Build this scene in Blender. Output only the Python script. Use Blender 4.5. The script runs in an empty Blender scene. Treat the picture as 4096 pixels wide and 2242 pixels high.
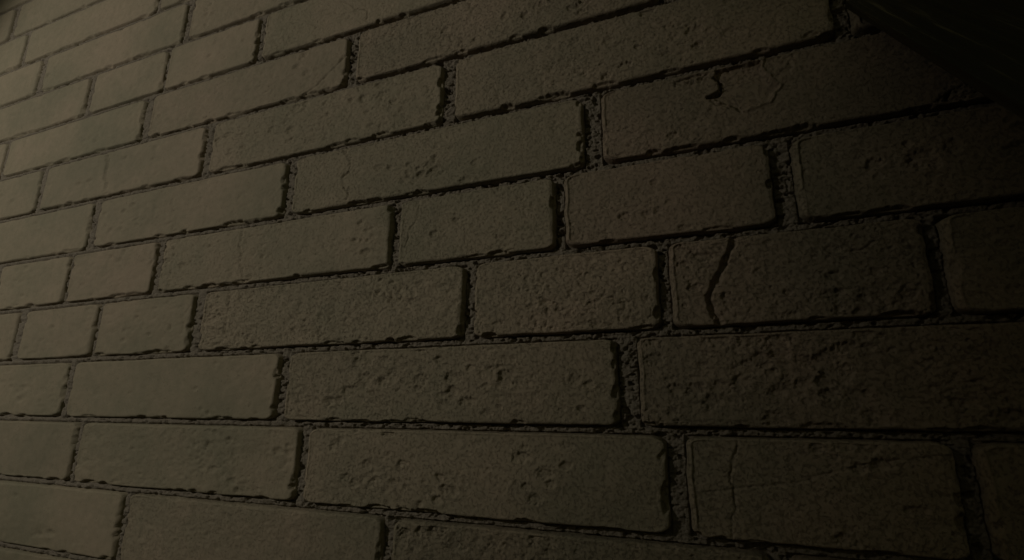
import bpy, math
import numpy as np
from mathutils import Matrix, Vector

# ------------------------------------------------------------------ survey of the wall
# metres on the wall plane; x to the right of the viewer, z above the viewer's eye.
Z={ -2:-0.3964,-1:-0.2135,0:-0.0342,1:0.1445,2:0.3248,3:0.5030,4:0.6840,5:0.8684,6:1.0415,7:1.2201,8:1.3980,9:1.5765,10:1.7588 }
PERP={
 -2:[(-1.523,-1.494),(-0.698,-0.663),(0.044,0.077)],
 -1:[(-1.777,-1.749),(-0.945,-0.909),(-0.108,-0.068),(0.309,0.343)],
 0:[(-1.883,-1.846),(-1.032,-0.993),(-0.189,-0.143)],
 1:[(-2.218,-2.171),(-1.794,-1.768),(-1.371,-1.325),(-0.522,-0.488),(-0.103,-0.074),(0.326,0.355)],
 2:[(-2.439,-2.390),(-1.997,-1.975),(-1.569,-1.532),(-0.725,-0.693),(-0.309,-0.280),(0.113,0.157)],
 3:[(-1.934,-1.887),(-1.085,-1.045),(-0.241,-0.194)],
 4:[(-2.290,-2.250),(-1.439,-1.396),(-0.600,-0.555),(0.251,0.287)],
 5:[(-2.592,-2.561),(-1.765,-1.719),(-0.911,-0.869)],
 6:[(-2.124,-2.083),(-1.698,-1.677),(-1.275,-1.241)],
 7:[(-2.493,-2.445),(-1.643,-1.603)],
 8:[(-2.669,-2.632),(-1.817,-1.789)],
 9:[(-2.831,-2.783)],
}
CRACKS=[
 (5.0,1.0,[(0.043,0.315),(0.029,0.280),(0.013,0.250),(-0.001,0.225),(-0.010,0.210),(-0.010,0.195),(-0.003,0.172),(0.003,0.156)]),
 (1.6,0.4,[(-0.072,0.202),(-0.050,0.206),(-0.014,0.209)]),
 (3.5,1.0,[(0.037,0.654),(0.045,0.642),(0.046,0.626),(0.042,0.618),(0.021,0.612)]),
 (2.9,1.0,[(0.021,0.612),(0.037,0.593),(0.056,0.586),(0.077,0.567)]),
 (1.2,0.3,[(0.012,0.660),(0.002,0.625),(0.021,0.612)]),
 (2.4,0.8,[(0.014,-0.048),(0.004,-0.080),(-0.001,-0.113),(0.001,-0.138),(0.002,-0.153),(-0.005,-0.174),(-0.007,-0.201)]),
 (1.8,0.5,[(-0.039,-0.133),(0.015,-0.122),(0.097,-0.110),(0.157,-0.090),(0.205,-0.076),(0.285,-0.064),(0.310,-0.060)]),
 (1.4,0.4,[(0.098,-0.103),(0.157,-0.092)]),
 (2.0,1.0,[(-0.962,1.169),(-0.915,1.146),(-0.903,1.126),(-0.846,1.103),(-0.849,1.056)]),
 (2.2,0.8,[(-0.908,0.972),(-0.970,0.926),(-1.015,0.893),(-1.063,0.878)]),
 (3.0,0.7,[(-1.932,1.384),(-1.918,1.347),(-1.924,1.302),(-1.904,1.244)]),
 (3.0,0.7,[(-2.356,1.172),(-2.353,1.129),(-2.329,1.088),(-2.334,1.054)]),
 (3.5,0.8,[(-1.913,0.845),(-1.897,0.814),(-1.901,0.769),(-1.880,0.735),(-1.876,0.700)]),
 (3.0,0.7,[(-1.532,0.630),(-1.531,0.603),(-1.503,0.572),(-1.500,0.550),(-1.521,0.521)]),
 (2.8,1.0,[(-1.214,0.495),(-1.220,0.440),(-1.210,0.415),(-1.214,0.395),(-1.197,0.370),(-1.194,0.337)]),
 (2.4,0.8,[(-1.506,0.498),(-1.487,0.457),(-1.484,0.406),(-1.483,0.364),(-1.484,0.334)]),
 (2.2,0.8,[(-1.229,0.312),(-1.231,0.293),(-1.235,0.259),(-1.231,0.225),(-1.232,0.195),(-1.234,0.164)]),
 (2.4,1.0,[(-0.886,0.667),(-0.861,0.634),(-0.860,0.607),(-0.881,0.591),(-0.878,0.567),(-0.858,0.541)]),
 (2.4,1.0,[(-0.857,0.554),(-0.855,0.535),(-0.865,0.525)]),
 (2.2,0.6,[(-1.716,0.491),(-1.715,0.455),(-1.718,0.429)]),
 (1.5,0.6,[(-0.731,-0.085),(-0.733,-0.108),(-0.734,-0.117)]),
 (1.5,0.6,[(-0.737,-0.159),(-0.738,-0.173),(-0.749,-0.190)]),
 (2.4,0.5,[(-0.645,0.499),(-0.646,0.447),(-0.665,0.418),(-0.669,0.394),(-0.677,0.375)]),
 (2.0,0.9,[(0.214,0.267),(0.232,0.268),(0.250,0.278),(0.262,0.286)]),
 (2.2,1.0,[(-0.185,0.218),(-0.183,0.207),(-0.178,0.200)]),
 (2.5,0.4,[(-1.806,1.020),(-1.793,0.985),(-1.777,0.904)]),
 (2.0,0.9,[(-0.860,0.310),(-0.855,0.286)]),
 (1.6,0.6,[(0.176,0.672),(0.170,0.634)]),
 (2.0,0.4,[(-1.633,0.082),(-1.653,0.017)]),
 (2.0,0.5,[(-1.710,0.064),(-1.725,0.032)]),
 (2.0,0.5,[(-1.380,0.276),(-1.403,0.254),(-1.390,0.222),(-1.397,0.203)]),
]
FLAKE =[ (0.037,0.654),(0.046,0.626),(0.021,0.612),(0.056,0.586),(0.077,0.567),(0.129,0.579),(0.137,0.592),(0.149,0.608),(0.133,0.626),(0.122,0.653),(0.124,0.674),(0.077,0.674),(0.038,0.671) ]
RUBBLE1 =[ (-0.042,0.664),(0.007,0.671),(0.028,0.669),(0.019,0.649),(-0.042,0.651) ]
RUBBLE2 =[ (0.376,0.518),(0.408,0.539),(0.447,0.551),(0.469,0.519),(0.413,0.512) ]

EYE = 1.5            # eye height above the pavement
FACE = 1.0           # distance from the eye to the wall face
def depth(x): return .0080+.0115*sstep(-2.1, -.2, x)       # how deep the mortar is raked back
rng = np.random.default_rng(7)

scene = bpy.context.scene
col = scene.collection

# ------------------------------------------------------------------ noise
def _h(ix, iz, s):
    n = (ix.astype(np.int64) * 374761393 + iz.astype(np.int64) * 668265263 + s * 1442695041) & 0x7fffffff
    n = ((n ^ (n >> 13)) * 1274126177) & 0x7fffffff
    n = ((n ^ (n >> 15)) * 2246822519) & 0x7fffffff
    return ((n ^ (n >> 12)) & 0xffff) / 65535.0
def vnoise(x, z, s):
    ix = np.floor(x); iz = np.floor(z); fx = x - ix; fz = z - iz
    fx = fx*fx*fx*(fx*(fx*6-15)+10); fz = fz*fz*fz*(fz*(fz*6-15)+10)
    a = _h(ix, iz, s); b = _h(ix+1, iz, s); c = _h(ix, iz+1, s); d = _h(ix+1, iz+1, s)
    return (a*(1-fx)+b*fx)*(1-fz)+(c*(1-fx)+d*fx)*fz - 0.5
def fbm(x, z, s, o=3, g=0.5):
    r = 0; a = 1
    for i in range(o):
        r = r + a*vnoise(x*2**i*1.013 + 17.3*i + z*2**i*.21, z*2**i - 9.1*i - x*2**i*.19, s+i*31); a *= g
    return r
def sstep(a, b, t):
    t = np.clip((t-a)/(b-a), 0, 1); return t*t*(3-2*t)
def seg_dist(x, z, pl):
    d = np.full(x.shape, 9.0)
    for (x0, z0), (x1, z1) in zip(pl[:-1], pl[1:]):
        vx, vz = x1-x0, z1-z0
        t = np.clip(((x-x0)*vx+(z-z0)*vz)/(vx*vx+vz*vz), 0, 1)
        d = np.minimum(d, np.hypot(x-x0-t*vx, z-z0-t*vz))
    return d
def inside(x, z, pl):
    r = np.zeros(x.shape, bool)
    for (x0, z0), (x1, z1) in zip(pl, pl[1:]+pl[:1]):
        c = ((z0 > z) != (z1 > z)) & (x < (x1-x0)*(z-z0)/(z1-z0+1e-12)+x0)
        r ^= c
    return r

# ------------------------------------------------------------------ mesh helpers
class Acc:
    def __init__(s): s.v = []; s.f = []; s.n = 0; s.c = []
    def grid(s, X, Y, Z, tone=(1, 1, 1)):
        s.c.append(np.broadcast_to(np.array([*tone, 1.][:4], np.float32), (X.size, 4)))
        nz, nx = X.shape
        s.v.append(np.stack([X, Y, Z], -1).reshape(-1, 3))
        i = np.arange(nz*nx).reshape(nz, nx) + s.n
        s.f.append(np.stack([i[:-1, :-1], i[:-1, 1:], i[1:, 1:], i[1:, :-1]], -1).reshape(-1, 4))
        s.n += nz*nx
    def build(s, name, mat, parent=None, smooth=True):
        v = np.concatenate(s.v).astype(np.float32); f = np.concatenate(s.f).astype(np.int32)
        me = bpy.data.meshes.new(name)
        me.vertices.add(len(v)); me.vertices.foreach_set('co', v.ravel())
        me.loops.add(f.size); me.loops.foreach_set('vertex_index', f.ravel())
        me.polygons.add(len(f)); me.polygons.foreach_set('loop_start', np.arange(0, f.size, 4, dtype=np.int32))
        me.update(calc_edges=True)
        me.polygons.foreach_set('use_smooth', np.full(len(f), smooth))
        ca = me.color_attributes.new('tone', 'FLOAT_COLOR', 'POINT'); ca.data.foreach_set('color', np.concatenate(s.c).ravel())
        me.materials.append(mat)
        o = bpy.data.objects.new(name, me); col.objects.link(o)
        if parent: o.parent = parent
        print(name, len(v), 'verts')
        return o

def stepx(x, q=1.0):      # mesh step that grows with distance from the viewer
    return q*0.0019*(1+x*x)
def stepz(x, z, q=1.0):
    return q*0.0019*math.sqrt(1+x*x+0.3*z*z)
def lines(a, b, step):
    out = [a]
    while out[-1] < b: out.append(out[-1]+step(out[-1]))
    out = np.array(out); return a+(out-a)*(b-a)/(out[-1]-a)
def with_edges(a, b, w, step, fine):
    # dense lines in the outer w on both ends, wider ones between
    n = max(4, int(w/fine)); e = np.linspace(0, w, n+1)
    mid = lines(a+w, b-w, step)
    return np.concatenate([a+e[:-1], mid, (b-w)+e[1:]])

# ------------------------------------------------------------------ courses
Hm = 0.1795
def joint(k):
    if k in Z: return Z[k]
    return Z[10]+(k-10)*Hm if k > 10 else Z[-2]+(k+2)*Hm
XL, XR = -7.5, 3.0
KMIN, KMAX = -8, 20
def perps(k):
    r2 = np.random.default_rng(100+k)
    l = list(PERP.get(k, []))
    if k == -3: l = [(-1.30, -1.26), (-0.455, -0.415), (0.39, 0.43)]
    if k == 9: l = l+[(-1.99, -1.95)]
    if k == 10: l = [(-2.62, -2.58), (-1.78, -1.74)]
    if not l:
        o = -1.5+(0.42 if k % 2 else 0)+r2.uniform(-.1, .1); l = [(o-.02, o+.02)]
    while l[-1][1] < XR-.3:
        s = 0.848
        l.append((l[-1][0]+s, l[-1][1]+s))
    while l[0][0] > XL+.3:
        s = 0.848
        l.insert(0, (l[0][0]-s, l[0][1]-s))
    return l

# pits and roughness measured per brick: (row, x of middle) -> pits per brick, pit size, grain
LOOK = {(0, -.59): (110, 1.0, 1.0), (0, .26): (150, 1.15, 1.5), (0, -1.44): (14, .6, .5), (1, -.92): (70, .55, 2.0),
        (1, -.3): (18, .8, 1.5), (1, .13): (70, .9, 1.3), (1, -1.57): (12, .8, .9), (2, -.5): (30, .6, .8), (2, -.08): (16, .7, .8),
        (2, .5): (55, 1.2, 1.0), (-1, -.5): (60, .85, .8), (-1, .12): (20, .8, 1.5), (-1, -1.35): (70, .7, 1.2),
        (-2, -.3): (45, .9, 1.8), (-2, -1.1): (14, .5, 1.0), (3, -.64): (34, .8, .7), (3, .2): (22, 1.1, 1.0), (4, -1.0): (110, .8, 1.1),
        (4, -.15): (60, .8, 1.1), (5, -.45): (60, .8, 1.3), (5, -1.3): (30, .7, 1.0), (2, -1.13): (36, .8, 1.0),
        (-3, 0): (30, .8, 1.6), (4, .7): (10, 1, 1)}

TONE = {3: (.2, .86, 1.5), 2: (-.08, .88, 1.4), 1: (.13, .91, 1.6), 0: (.3, .93, 1.6)}  # right-hand bricks: own redder hue, plus painted darkening that stands in for lamp falloff
def brick(acc, k, x0, x1, z0, z1, seed):
    r = np.random.default_rng(seed)
    xc = (x0+x1)/2
    seen = x1 > -3.6 and x0 < 0.75 and -0.75 < (z0+z1)/2 < 2.1
    q = 1.0 if seen else 6.0
    m = 0.0075; mz = 0.0045
    sx = lambda x: min(stepx(x, q), .03)
    fx = min(0.0011*(1+xc*xc), .006) if seen else .006
    fz = 0.0011*math.sqrt(1+xc*xc) if seen else .006
    sz = lambda z: min(stepz(xc, z, q), .02)
    gx = with_edges(x0-m, x1+m, .030, sx, fx)
    gz = with_edges(z0-mz, z1+mz, .0165, sz, fz)
    X, Zz = np.meshgrid(gx, gz)
    # rounded rectangle, corners twice as long as they are high
    hx, hz = (x1-x0)/4, (z1-z0)/2
    rad = 0.0120*r.uniform(.8, 1.2)
    px = np.abs(X-xc)/2-(hx-rad); pz = np.abs(Zz-(z0+z1)/2)-(hz-rad)
    sd = np.hypot(np.maximum(px, 0), np.maximum(pz, 0))+np.minimum(np.maximum(px, pz), 0)-rad
    # worn, wandering arris
    sd = sd+0.0016*fbm(X*16, Zz*30, seed, 2)+0.0008*vnoise(X*70, Zz*120, seed+5)
    y = np.zeros(X.shape)
    # rounding at the arris, then the flank falling back to the mortar
    y += 0.0016*sstep(-0.0028, 0.0003, sd)
    y -= (.0002+(.0012+.0012*(x0 > -.35))*(X < x0+.03))*np.exp(-((sd+.0032)/.0012)**2)
    y += (depth(X)+0.012)*sstep(0.0, 0.0036, sd)
    # spalls along the arrises
    nch = r.integers(13, 22)*(x1-x0)/.83
    for i in range(int(nch)):
        side = r.random(); deep = r.uniform(.005, .014)
        if side < .50:   cx, cz, ax, az = r.uniform(x0, x1), z0-.001, r.uniform(.010, .040), r.uniform(.004, .0105)
        elif side < .72: cx, cz, ax, az = r.uniform(x0, x1), z1+.001, r.uniform(.010, .034), r.uniform(.003, .008); deep *= .5
        elif side < .90: cx, cz, ax, az = x1+.001, r.uniform(z0, z1), r.uniform(.006, .014), r.uniform(.006, .018)
        else:            cx, cz, ax, az = x0-.001, r.uniform(z0, z1), r.uniform(.005, .012), r.uniform(.006, .018); deep *= .7
        sel = (np.abs(X-cx) < ax*1.6) & (np.abs(Zz-cz) < az*1.6)
        if not sel.any(): continue
        d = np.hypot((X[sel]-cx)/ax, (Zz[sel]-cz)/az)+.35*vnoise(X[sel]*140, Zz[sel]*140, seed+i)
        y[sel] = np.maximum(y[sel], deep*(1-sstep(.62, 1.0, d)))
    if seen:
        lk = min(LOOK.items(), key=lambda t: (abs(t[0][0]-k)*9+abs(t[0][1]-xc)))
        if lk[0][0] == k and abs(lk[0][1]-xc) < .1: npit, ps, gr = lk[1]
        else: npit, ps, gr = int(r.uniform(10, 34)*(x1-x0)/.83), .75, r.uniform(.6, 1.1)
        face = 1-sstep(-.006, 0, sd)
        y += face*(0.0035*fbm(X*5, Zz*9, seed+11, 2)
                   + 0.00125*gr*fbm(X*55, Zz*75, seed+21, 3, .6)
                   + 0.0017*gr*sstep(.20, .40, fbm(X*105, Zz*130, seed+41, 2))*sstep(-.12, .22, fbm(X*8, Zz*14, seed+61, 2)))
        # craters, gathered in clusters
        P = np.zeros(X.shape)
        ncl = max(2, npit//12); cl = [(r.uniform(x0+.04, x1-.04), r.uniform(z0+.02, z1-.02)) for _ in range(ncl)]
        for i in range(int(npit)):
            c = cl[r.integers(ncl)] if r.random() < .65 else (r.uniform(x0, x1), r.uniform(z0, z1))
            cx = c[0]+r.normal(0, .035); cz = c[1]+r.normal(0, .022)
            a = ps*(.0028+.0125*r.random()**1.9); ax = a*r.uniform(1.1, 1.9)
            sel = (np.abs(X-cx) < ax*1.7) & (np.abs(Zz-cz) < a*1.7) & (sd < -.004)
            if not sel.any() or (k == 3 and -.02 < cx < .20): continue
            d = np.hypot((X[sel]-cx)/ax, (Zz[sel]-cz)/a)+.55*vnoise(X[sel]*260, Zz[sel]*260, seed+i)
            dp = min(.0042, a*.42)*r.uniform(.5, 1.1)
            P[sel] += dp*(1-sstep(.55, 1.0, d))-dp*.2*np.exp(-((d-1.15)/.2)**2)
        y += np.minimum(P, .0048)
        for w, dep, pl in CRACKS:
            xs = [p[0] for p in pl]; zs = [p[1] for p in pl]
            if max(xs) < x0 or min(xs) > x1 or max(zs) < z0 or min(zs) > z1: continue
            w = w*.001*.95
            wx = X+.006*vnoise(X*90, Zz*90, 5)+.003*vnoise(X*260, Zz*260, 6)
            d = seg_dist(wx, Zz+.003*vnoise(X*200, Zz*200, 8), pl)
            ww = max(w, .55*stepx(xc))
            dd = dep*(.0065 if w < .003 else .013)*(1.0 if w > .003 else (.65+.7*vnoise(X*60, Zz*60, 3)))
            y += dd*(1-sstep(ww*(.35 if w < .004 else .15), ww*(1.25 if w < .004 else 1.7), d))*(sd < .001)
        if k == 3 and x0 < .1 < x1:
            jx = X+.006*vnoise(X*120, Zz*120, 77)+.004*vnoise(X*330, Zz*330, 78)
            jz = Zz+.004*vnoise(X*170, Zz*170, 79)
            sdf = seg_dist(jx, jz, FLAKE+FLAKE[:1])*np.where(inside(jx, jz, FLAKE), -1, 1)
            y += .0100*(1-sstep(-.0050, .0005, sdf))-.0034*np.exp(-((sdf-.0024)/.0024)**2)*(X > .08)
            for pl in (RUBBLE1, RUBBLE2):
                ins = inside(X, Zz, pl)
                y += np.where(ins, .003+.006*fbm(X*110, Zz*160, 91, 3, .7), 0)
    grain = (.22+.78*float(sstep(-1.7, -.5, np.array(xc))))*(min(1.25, .45+.42*gr) if seen else .6)
    rt = np.random.default_rng(seed+5); lum = rt.uniform(.95, 1.05); warm = rt.uniform(-.15, .45)+1.1*float(sstep(-.9, .1, np.array(xc)))
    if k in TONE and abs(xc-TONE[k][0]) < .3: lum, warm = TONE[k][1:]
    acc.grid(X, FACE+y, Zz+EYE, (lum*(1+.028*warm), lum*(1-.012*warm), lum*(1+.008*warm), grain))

def mortar_y(X, Zz, edge):
    # edge: distance in from the flank of the neighbouring brick, where the mortar has shrunk away
    n = fbm(X*70, Zz*110, 301, 4, .72)
    lump = np.abs(vnoise(X*130, Zz*170, 331))
    holes = sstep(.14, .45, fbm(X*75, Zz*115, 351, 2, .6))
    am = np.clip(depth(X)/.016, .65, 1.1)
    y = FACE+depth(X)-.0026+am*(.0034*n-.0046*lump)+am*.0085*holes+.0022*fbm(X*14, Zz*25, 371, 1)
    cr = sstep(.08, .3, vnoise(X*21, Zz*9, 391))*(1-sstep(.0, .12, np.abs(vnoise(X*26+3*vnoise(Zz*60, X*9, 5), Zz*14, 401))))
    y += .006*cr
    return y+.0085*(1-sstep(-.0004, .0019, edge+.0010*vnoise(X*90, Zz*90, 411)))

def build_wall():
    root = bpy.data.objects.new('brick_wall', None); col.objects.link(root)
    root.location = (0, 0, 0)
    root['label'] = 'old wall of long weathered grey-brown bricks with cracks, pits and deep rough mortar joints'
    root['category'] = 'brick wall'
    A = Acc(); M = Acc()
    seed = 1000
    gap = 0.0098
    prow = {k: perps(k) for k in range(KMIN, KMAX)}
    for k in range(KMIN, KMAX):
        z0, z1 = joint(k), joint(k+1)
        if z0+EYE < .02: z0 = -EYE+.002
        if z1 <= z0+.05: continue
        ed = [XL]+[v for p in prow[k] for v in p]+[XR]
        for i in range(0, len(ed), 2):
            if ed[i+1]-ed[i] < .05: continue
            seed += 13
            brick(A, k, ed[i], ed[i+1], z0+gap, z1-gap, seed)
        seen = -0.8 < (z0+z1)/2 < 2.2
        # mortar: bed joint below this course, then its upright joints
        def strip(xa, xb, za, zb, q, edge):
            gx = lines(xa, xb, lambda x: min(max(.0013*(1+x*x)*q, .0013), .03))
            xm = np.clip((xa+xb)/2, -2.5, 9)
            gz = lines(za, zb, lambda z: min(.0013*math.sqrt(1+xm*xm)*q, .01))
            X, Zz = np.meshgrid(gx, gz); M.grid(X, mortar_y(X, Zz, edge(X, Zz)), Zz+EYE)
        segs = [(XL, -3.6, 8), (-3.6, -1.8, 1), (-1.8, -.8, 1), (-.8, .8, 1), (.8, XR, 8)] if seen else [(XL, XR, 8)]
        b = gap+.006
        ops = [p for kk in (k-1, k) for p in prow.get(kk, [])]
        def bed(X, Zz):
            e = gap-.0034-np.abs(Zz-joint(k))
            for kk, sg in ((k-1, -1), (k, 1)):      # open where an upright joint runs in
                for pa, pb in prow.get(kk, []):
                    e = np.maximum(e, np.where((Zz-joint(k))*sg > 0, np.minimum(X-pa, pb-X)-.0040, -1))
            return e
        for xa, xb, q in segs: strip(xa, xb, joint(k)-b, joint(k)+b, q, bed)
        for xa, xb in prow[k]:
            q = 1 if (seen and -3.6 < xa < .8) else 8
            strip(xa-.009, xb+.009, z0+b, joint(k+1)-b, q, lambda X, Zz: np.minimum(X-xa, xb-X)-.0040)
    A.build('bricks', mat_brick, root)
    M.build('mortar', mat_mortar, root)
    # solid core behind the facing
    y0, y1 = FACE+.032, FACE+.30
    z0, z1 = 0.0, EYE+joint(KMAX)-.012
    v = [(x, y, z) for z in (z0, z1) for y in (y0, y1) for x in (XL+.01, XR-.01)]
    f = [(0, 2, 3, 1), (4, 5, 7, 6), (0, 1, 5, 4), (2, 6, 7, 3), (0, 4, 6, 2), (1, 3, 7, 5)]
    me = bpy.data.meshes.new('core'); me.from_pydata(v, [], f); me.materials.append(mat_mortar)
    o = bpy.data.objects.new('core', me); col.objects.link(o); o.parent = root

# ------------------------------------------------------------------ materials
class NT:
    def __init__(s, name, rough=.9, spec=.3):
        s.m = bpy.data.materials.new(name); s.m.use_nodes = True
        s.t = s.m.node_tree; s.b = s.t.nodes['Principled BSDF']
        s.b.inputs['Roughness'].default_value = rough; s.b.inputs['Specular IOR Level'].default_value = spec
        s.co = s.t.nodes.new('ShaderNodeTexCoord').outputs['Object']
    def n(s, typ, **kw):
        nd = s.t.nodes.new(typ)
        for k, v in kw.items():
            if hasattr(nd, k): setattr(nd, k, v)
            else: nd.inputs[k.replace('_', ' ')].default_value = v
        return nd
    def l(s, a, b): s.t.links.new(a, b)
    def scaled(s, v):
        mp = s.n('ShaderNodeMapping'); mp.inputs['Scale'].default_value = v; s.l(s.co, mp.inputs[0]); return mp.outputs[0]
    def noise(s, scale, detail=4, rough=.6, vec=None):
        nd = s.n('ShaderNodeTexNoise'); nd.inputs['Scale'].default_value = scale
        nd.inputs['Detail'].default_value = detail; nd.inputs['Roughness'].default_value = rough
        s.l(vec if vec is not None else s.co, nd.inputs['Vector']); return nd.outputs['Fac']
    def ramp(s, src, stops):
        r = s.n('ShaderNodeValToRGB'); e = r.color_ramp.elements
        while len(e) < len(stops): e.new(.5)
        for i, (p, c) in enumerate(stops): e[i].position = p; e[i].color = (*c, 1)
        s.l(src, r.inputs[0]); return r.outputs[0]
    def mix(s, a, b, fac, mode='MIX'):
        m = s.n('ShaderNodeMix', data_type='RGBA', blend_type=mode)
        for i, v in ((0, fac), (6, a), (7, b)):
            if isinstance(v, (int, float)): m.inputs[i].default_value = v
            elif isinstance(v, tuple): m.inputs[i].default_value = (*v, 1)
            else: s.l(v, m.inputs[i])
        return m.outputs[2]
    def bump(s, h, dist, strength=1, prev=None):
        b = s.n('ShaderNodeBump'); b.inputs['Distance'].default_value = dist; b.inputs['Strength'].default_value = strength
        s.l(h, b.inputs['Height'])
        if prev is not None: s.l(prev, b.inputs['Normal'])
        return b.outputs[0]

def brick_material():
    t = NT('weathered_brick', .82, .25)
    big = t.noise(3.2, 5, .62)
    c = t.ramp(big, [(.36, (.245, .222, .158)), (.52, (.290, .250, .180)), (.66, (.330, .272, .200))])
    mott = t.noise(38, 6, .7)
    c = t.mix(c, t.ramp(mott, [(.3, (.80, .82, .80)), (.6, (1.0, 1.0, 1.0)), (.75, (1.06, 1.03, 1.0))]), .8, 'MULTIPLY')
    spk = t.noise(210, 3, .7)
    c = t.mix(c, t.ramp(spk, [(.30, (.40, .38, .36)), (.39, (1, 1, 1))]), .7, 'MULTIPLY')
    at = t.n('ShaderNodeAttribute'); at.attribute_name = 'tone'
    def fade(h):
        m = t.n('ShaderNodeMath', operation='MULTIPLY'); t.l(h, m.inputs[0]); t.l(at.outputs['Alpha'], m.inputs[1]); return m.outputs[0]
    c = t.mix(c, at.outputs['Color'], 1.0, 'MULTIPLY')
    t.l(c, t.b.inputs['Base Color'])
    b = t.bump(fade(t.ramp(t.noise(150, 6, .72), [(.34, (0, 0, 0)), (.47, (.85, .85, .85)), (.8, (1, 1, 1))])), .0018)
    b = t.bump(fade(t.noise(60, 4, .6)), .0022, 1, b)
    b = t.bump(fade(t.noise(430, 4, .7)), .0011, 1, b)
    t.l(b, t.b.inputs['Normal'])
    return t.m
def mortar_material():
    t = NT('rough_mortar', .95, .15)
    g = t.noise(160, 5, .75)
    c = t.ramp(g, [(.32, (.115, .098, .078)), (.45, (.205, .178, .143)), (.66, (.255, .224, .182))])
    t.l(c, t.b.inputs['Base Color'])
    b = t.bump(t.noise(240, 5, .7), .0028)
    t.l(b, t.b.inputs['Normal'])
    return t.m
def board_material():
    t = NT('dark_wood', .5, .3)
    v = t.scaled((1, .03, 1))
    g = t.noise(60, 6, .75, v)
    c = t.ramp(g, [(.35, (.016, .014, .008)), (.58, (.030, .027, .014)), (.68, (.13, .115, .07))])
    t.l(c, t.b.inputs['Base Color'])
    r = t.ramp(t.noise(95, 4, .7, v), [(.4, (.62,)*3), (.68, (.34,)*3)])
    t.l(r, t.b.inputs['Roughness'])
    t.l(t.bump(t.noise(110, 5, .75, v), .003), t.b.inputs['Normal'])
    return t.m
def ground_material():
    t = NT('dark_pavement', .9, .2)
    c = t.ramp(t.noise(8, 8, .7), [(.3, (.035, .034, .031)), (.7, (.07, .067, .06))])
    t.l(c, t.b.inputs['Base Color'])
    t.l(t.bump(t.noise(60, 5, .7), .004), t.b.inputs['Normal'])
    return t.m
mat_brick = brick_material(); mat_mortar = mortar_material(); mat_board = board_material(); mat_ground = ground_material()

build_wall()

# ------------------------------------------------------------------ ground
g = Acc(); X, Y = np.meshgrid(np.linspace(-60, 60, 61), np.linspace(-60, 60, 61)); g.grid(X, Y, np.zeros(X.shape))
o = g.build('ground', mat_ground, None, False); o['kind'] = 'structure'

# ------------------------------------------------------------------ dark board leaning up to the wall
def leaning_board():
    B = Vector((0.275, 1.0, 0.761+EYE)); Apt = Vector((0.295, 0.60, 0.29+EYE))
    d = (B-Apt).normalized()
    L0 = (B.z)/d.z                     # length down to the pavement
    L1 = 0.62                          # length beyond the top of the picture is stopped by the wall: the head rests on it
    side = Vector((1, 0, 0)); side = (side-d*side.dot(d)).normalized()
    nrm = side.cross(d).normalized()
    if nrm.y > 0: nrm = -nrm
    W = .42; T = .012
    n = 260; pr = 42
    ys = np.linspace(-L0+.02, -.012, n)
    # local frame: x = across, y = along, z = out of the board's face
    me_a = Acc()
    xs = np.linspace(0, W, pr)
    Xg, Yg = np.meshgrid(xs, ys)
    edge = np.where(Xg == 0, .0012*fbm(Yg*6, Yg*0, 801, 3), 0)
    Zg = -.0010*np.abs(fbm(Xg*90, Yg*1.4, 811, 3, .7))
    me_a.grid(Xg+edge, Yg, Zg)
    for (xa, xb) in ((0, 0), (W, W)):
        Zz = np.array([0., -.004, -T+.004, -T]); inn = np.array([0, -.001, -.001, .002])
        Yy, Zv = np.meshgrid(ys, Zz)
        Xv = np.zeros(Yy.shape)+xa+(edge[:, 0][None, :] if xa == 0 else 0)
        me_a.grid(Xv[:, ::-1] if xa == 0 else Xv, Yy[:, ::-1] if xa == 0 else Yy, Zv[:, ::-1] if xa == 0 else Zv)
    me_a.grid(Xg[:, ::-1], Yg[:, ::-1], np.full(Xg.shape, -T))
    for yy in (ys[0], ys[-1]):
        Xe, Ze = np.meshgrid(xs, np.array([0., -T]))
        me_a.grid(Xe, np.full(Xe.shape, yy), Ze)
    o = me_a.build('wooden_board', mat_board, None, False)
    mw = Matrix((side, d, nrm)).transposed().to_4x4(); mw.translation = B
    o.matrix_world = mw
    o['label'] = 'near-black wooden board with fine streaked grain slanting across the wall at the upper right'
    o['category'] = 'board'
leaning_board()

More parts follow.
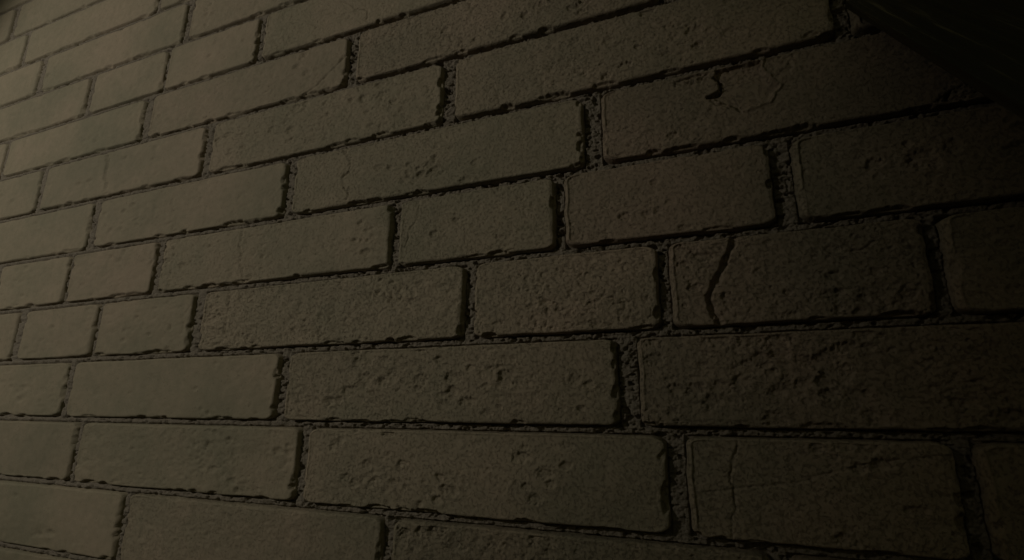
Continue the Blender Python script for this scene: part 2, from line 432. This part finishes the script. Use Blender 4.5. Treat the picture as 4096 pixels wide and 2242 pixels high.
# ------------------------------------------------------------------ light: night, one lamp to the left of the viewer
w = bpy.data.worlds.new('World'); scene.world = w; w.use_nodes = True
nt = w.node_tree; bg = nt.nodes['Background']
sky = nt.nodes.new('ShaderNodeTexSky'); sky.sky_type = 'NISHITA'; sky.sun_disc = False
sky.sun_elevation = math.radians(3); sky.sun_rotation = math.radians(-60); sky.ozone_density = .6; sky.dust_density = 3
glow = nt.nodes.new('ShaderNodeMix'); glow.data_type = 'RGBA'; glow.blend_type = 'MULTIPLY'; glow.inputs[0].default_value = 1
glow.inputs[7].default_value = (1.0, .84, .48, 1)      # night haze lit by the town
nt.links.new(sky.outputs[0], glow.inputs[6]); nt.links.new(glow.outputs[2], bg.inputs[0]); bg.inputs[1].default_value = 0.055

def aim(o, tgt):
    o.rotation_euler = (Vector(tgt)-o.location).to_track_quat('-Z', 'Y').to_euler()
ld = bpy.data.lights.new('lamp', 'SPOT'); lo = bpy.data.objects.new('lamp', ld); col.objects.link(lo)
lo.location = (-3.6, FACE-3.05, EYE+1.6)
ld.energy = 158; ld.color = (1.0, .93, .80); ld.shadow_soft_size = .02
ld.spot_size = .88; ld.spot_blend = .60
aim(lo, (-1.93, FACE, EYE+.88))

# ------------------------------------------------------------------ camera
yaw, pitch, roll, F = -3.81151734e-01, 2.46409804e-01, 6.71661982e-03, 2076.32786
cy, sy, cp, sp = math.cos(yaw), math.sin(yaw), math.cos(pitch), math.sin(pitch)
f = Vector((sy*cp, cy*cp, sp)); r = Vector((cy, -sy, 0)); u = r.cross(f)
r, u = r*math.cos(roll)+u*math.sin(roll), -r*math.sin(roll)+u*math.cos(roll)
cam = bpy.data.cameras.new('camera'); co = bpy.data.objects.new('camera', cam); col.objects.link(co)
mw = Matrix((r, u, -f)).transposed().to_4x4(); mw.translation = (0, 0, EYE); co.matrix_world = mw
cam.sensor_width = 36; cam.lens = 36*F/4096; cam.clip_start = .01; cam.clip_end = 500
scene.camera = co
scene.view_settings.view_transform = 'Standard'; scene.view_settings.look = 'None'
scene.view_settings.exposure = 0; scene.view_settings.gamma = 1
